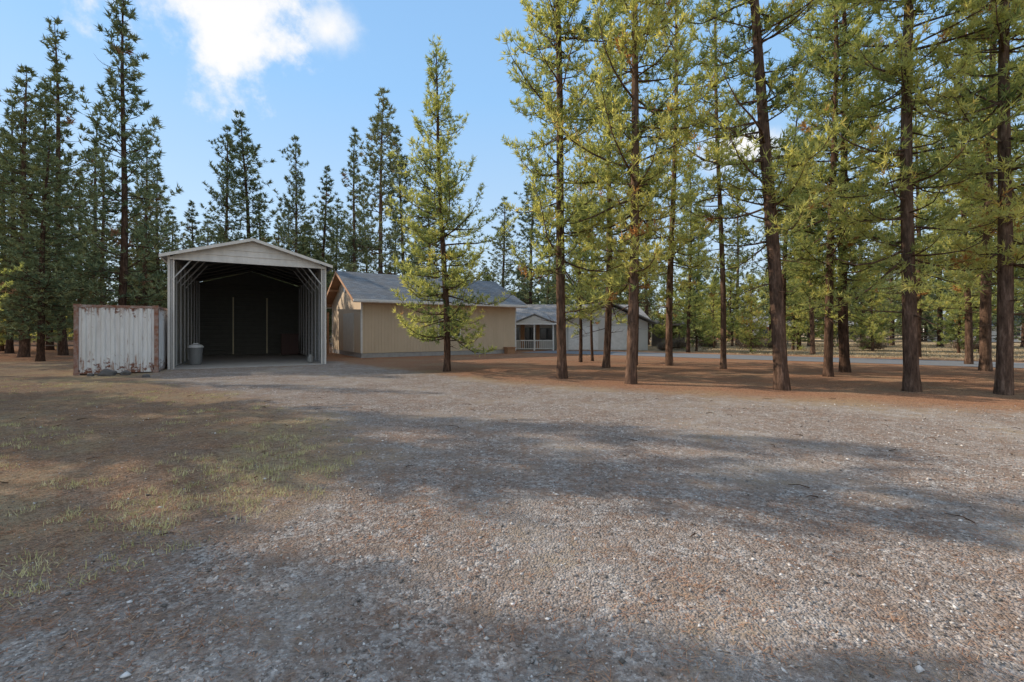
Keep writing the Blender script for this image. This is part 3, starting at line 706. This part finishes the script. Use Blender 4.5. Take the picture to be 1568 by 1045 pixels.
mb = MB(); mb.box(.8, 2.2, 1.74, 1.79, .9, 2.0); mb.box(2.7, 3.6, 1.74, 1.79, .05, 2.05); mb.box(4.0, 5.2, 1.74, 1.79, .9, 2.0); mb.obj('windows', glass, gh)
mb = MB(); mb.box(2.3, 2.65, 1.72, 1.78, .1, 2.3); mb.box(3.65, 3.95, 1.72, 1.78, .1, 2.3); mb.box(0, .7, 1.72, 1.78, .1, 2.3); mb.obj('cedar_panels', wood, gh)
mb = MB(); mb.quad([(1.7, -.72, 2.4), (4.9, -.72, 2.4), (3.3, -.72, 3.1)]); mb.obj('porch_gable', greyw, gh)

def small_house(name, x, y, w_, d_, rz, wall, roofm):
    e = empty(name, (x, y, 0), rz); mb = MB(); mb.box(0, w_, 0, d_, 0, 2.6); mb.quad([(0, 0, 2.6), (0, d_, 2.6), (0, d_/2, 4)]); mb.quad([(w_, 0, 2.6), (w_, d_, 2.6), (w_, d_/2, 4)]); mb.obj('walls', wall, e)
    mb = MB(); mb.quad([(-.5, -.5, 2.42), (w_+.5, -.5, 2.42), (w_+.5, d_/2, 4.1), (-.5, d_/2, 4.1)]); mb.quad([(-.5, d_/2, 4.1), (w_+.5, d_/2, 4.1), (w_+.5, d_+.5, 2.42), (-.5, d_+.5, 2.42)]); mb.obj('roof', roofm, e)
    mb = MB()
    for k in range(3): mb.box(w_ * (.15 + .3 * k), w_ * (.15 + .3 * k) + 1.2, -.03, .0, .9, 2.0)
    mb.obj('windows', glass, e)
    mb = MB(); mb.box(w_ * .35, w_ * .35 + 1, -.04, -.005, .05, 2.1); mb.box(-.5, w_ + .5, -.56, -.505, 2.28, 2.45); mb.obj('door_and_fascia', whitet, e)
small_house('brown_house', 36, 76, 11, 8, -.2, wood, shin2)
small_house('white_house', 66, 72, 12, 8, -.5, whitet, shin)
small_house('tan_house', 57, 84, 10, 8, -.3, tanw, shin2)

sh = empty('open_shed', (15.2, 45.5, 0), .1); mb = MB()
for xx in (0, 3.6):
    for yy in (0, 3): mb.box(xx, xx + .12, yy, yy + .12, 0, 2.3)
mb.quad([(-.4, -.4, 2.3), (4.1, -.4, 2.3), (4.1, 3.5, 2.75), (-.4, 3.5, 2.75)]); mb.box(-.4, 4.1, -.44, -.4, 2.15, 2.35); mb.quad([(0, 3.1, 0), (3.7, 3.1, 0), (3.7, 3.1, 2.5), (0, 3.1, 2.5)])
mb.obj('shed_frame', paint('weathered_wood', (.20, .16, .13), None, .8), sh)

wd = paint('grey_fence_wood', (.26, .22, .18), (.15, .12, .10), .9, 6)
def fence(name, p, q, n, h=1.2, rails=(.45, .8, 1.1)):
    mb = MB(); p = Vector(p); q = Vector(q)
    for k in range(n + 1):
        c = p.lerp(q, k / n); mb.tube([c, c + Vector((random.uniform(-.03, .03), 0, h))], [.06, .05], 7)
        if k < n:
            d = p.lerp(q, (k + 1) / n)
            for r in rails: mb.beam(c + Vector((0, .04, r + random.uniform(-.03, .03))), d + Vector((0, .04, r + random.uniform(-.03, .03))), .05, .09)
    return mb.obj(name, wd)
fence('rail_fence', (-45, 36, 0), (-21, 37, 0), 11)
fence('rail_fence', (18, 52, 0), (48, 48, 0), 12)
fence('rail_fence', (48, 48, 0), (75, 34, 0), 10)
fence('rail_fence', (-22, 40, 0), (-8, 46, 0), 6)

def bush(name, x, y, r, h, seed, stops):
    rg = np.random.default_rng(seed); n = 900; c = np.tile(np.array([[x, y, 0.]]), (n, 1)) + rg.normal(0, 1, (n, 3)) * np.array([r * .25, r * .25, 0])
    az = rg.uniform(0, 6.28, n); el = rg.uniform(.3, 1.5, n); d = np.stack([np.cos(az) * np.cos(el) * r, np.sin(az) * np.cos(el) * r, np.sin(el) * h], 1) * rg.uniform(.5, 1.1, (n, 1))
    p = np.stack([-np.sin(az), np.cos(az), az * 0], 1) * .02
    V = [c + d * .3 - p, c + d * .3 + p, c + d]; s2 = rg.normal(0, .12, (n, 3)); V += [c + d * .6, c + d * .6 + p * 1.5, c + d * .9 + s2]
    vv = np.stack(V, 1).reshape(-1, 3); vv[:, 2] = np.abs(vv[:, 2]); ff = np.arange(len(vv)).reshape(-1, 3)
    m, nt, out = new_mat(name + '_twigs'); b = N(nt, 'ShaderNodeBsdfDiffuse'); at = nt.nodes.new('ShaderNodeAttribute'); at.attribute_name = 'tint'
    L(nt, ramp(nt, at.outputs['Fac'], stops).outputs[0], b.inputs[0]); L(nt, b.outputs[0], out.inputs[0])
    me = np_mesh(name, vv, ff, [m], None, {'tint': rg.random(len(ff))}); COL.objects.link(bpy.data.objects.new(name, me))
dst = [(0, (.12, .09, .07)), (1, (.34, .27, .2))]
for k, (x, y, r, h) in enumerate([(14.2, 39, 1.2, 1.1), (21, 40, 1.5, 1.4), (23.5, 41, 1.1, 1.0), (30, 38, 1.4, 1.2), (37, 37, 1.3, 1.2), (18.5, 43, 1.2, 1.3), (-24, 33, 1.2, .9), (12.2, 36.5, .6, .8)]):
    bush('dry_bush', x, y, r, h, k, dst)
tw = MB()
for k in range(60):
    x = random.uniform(-9, 9); y = random.uniform(3.5, 12); a = random.uniform(0, 3.14); l = random.uniform(.06, .22)
    z = float(ground_z(np.array([x]), np.array([y]))[0]) + .012
    tw.tube([(x, y, z), (x + math.cos(a) * l * .5, y + math.sin(a) * l * .5, z + .01), (x + math.cos(a + .3) * l, y + math.sin(a + .3) * l, z)], [.006, .005, .003], 5)
tw.obj('fallen_twigs', bark)
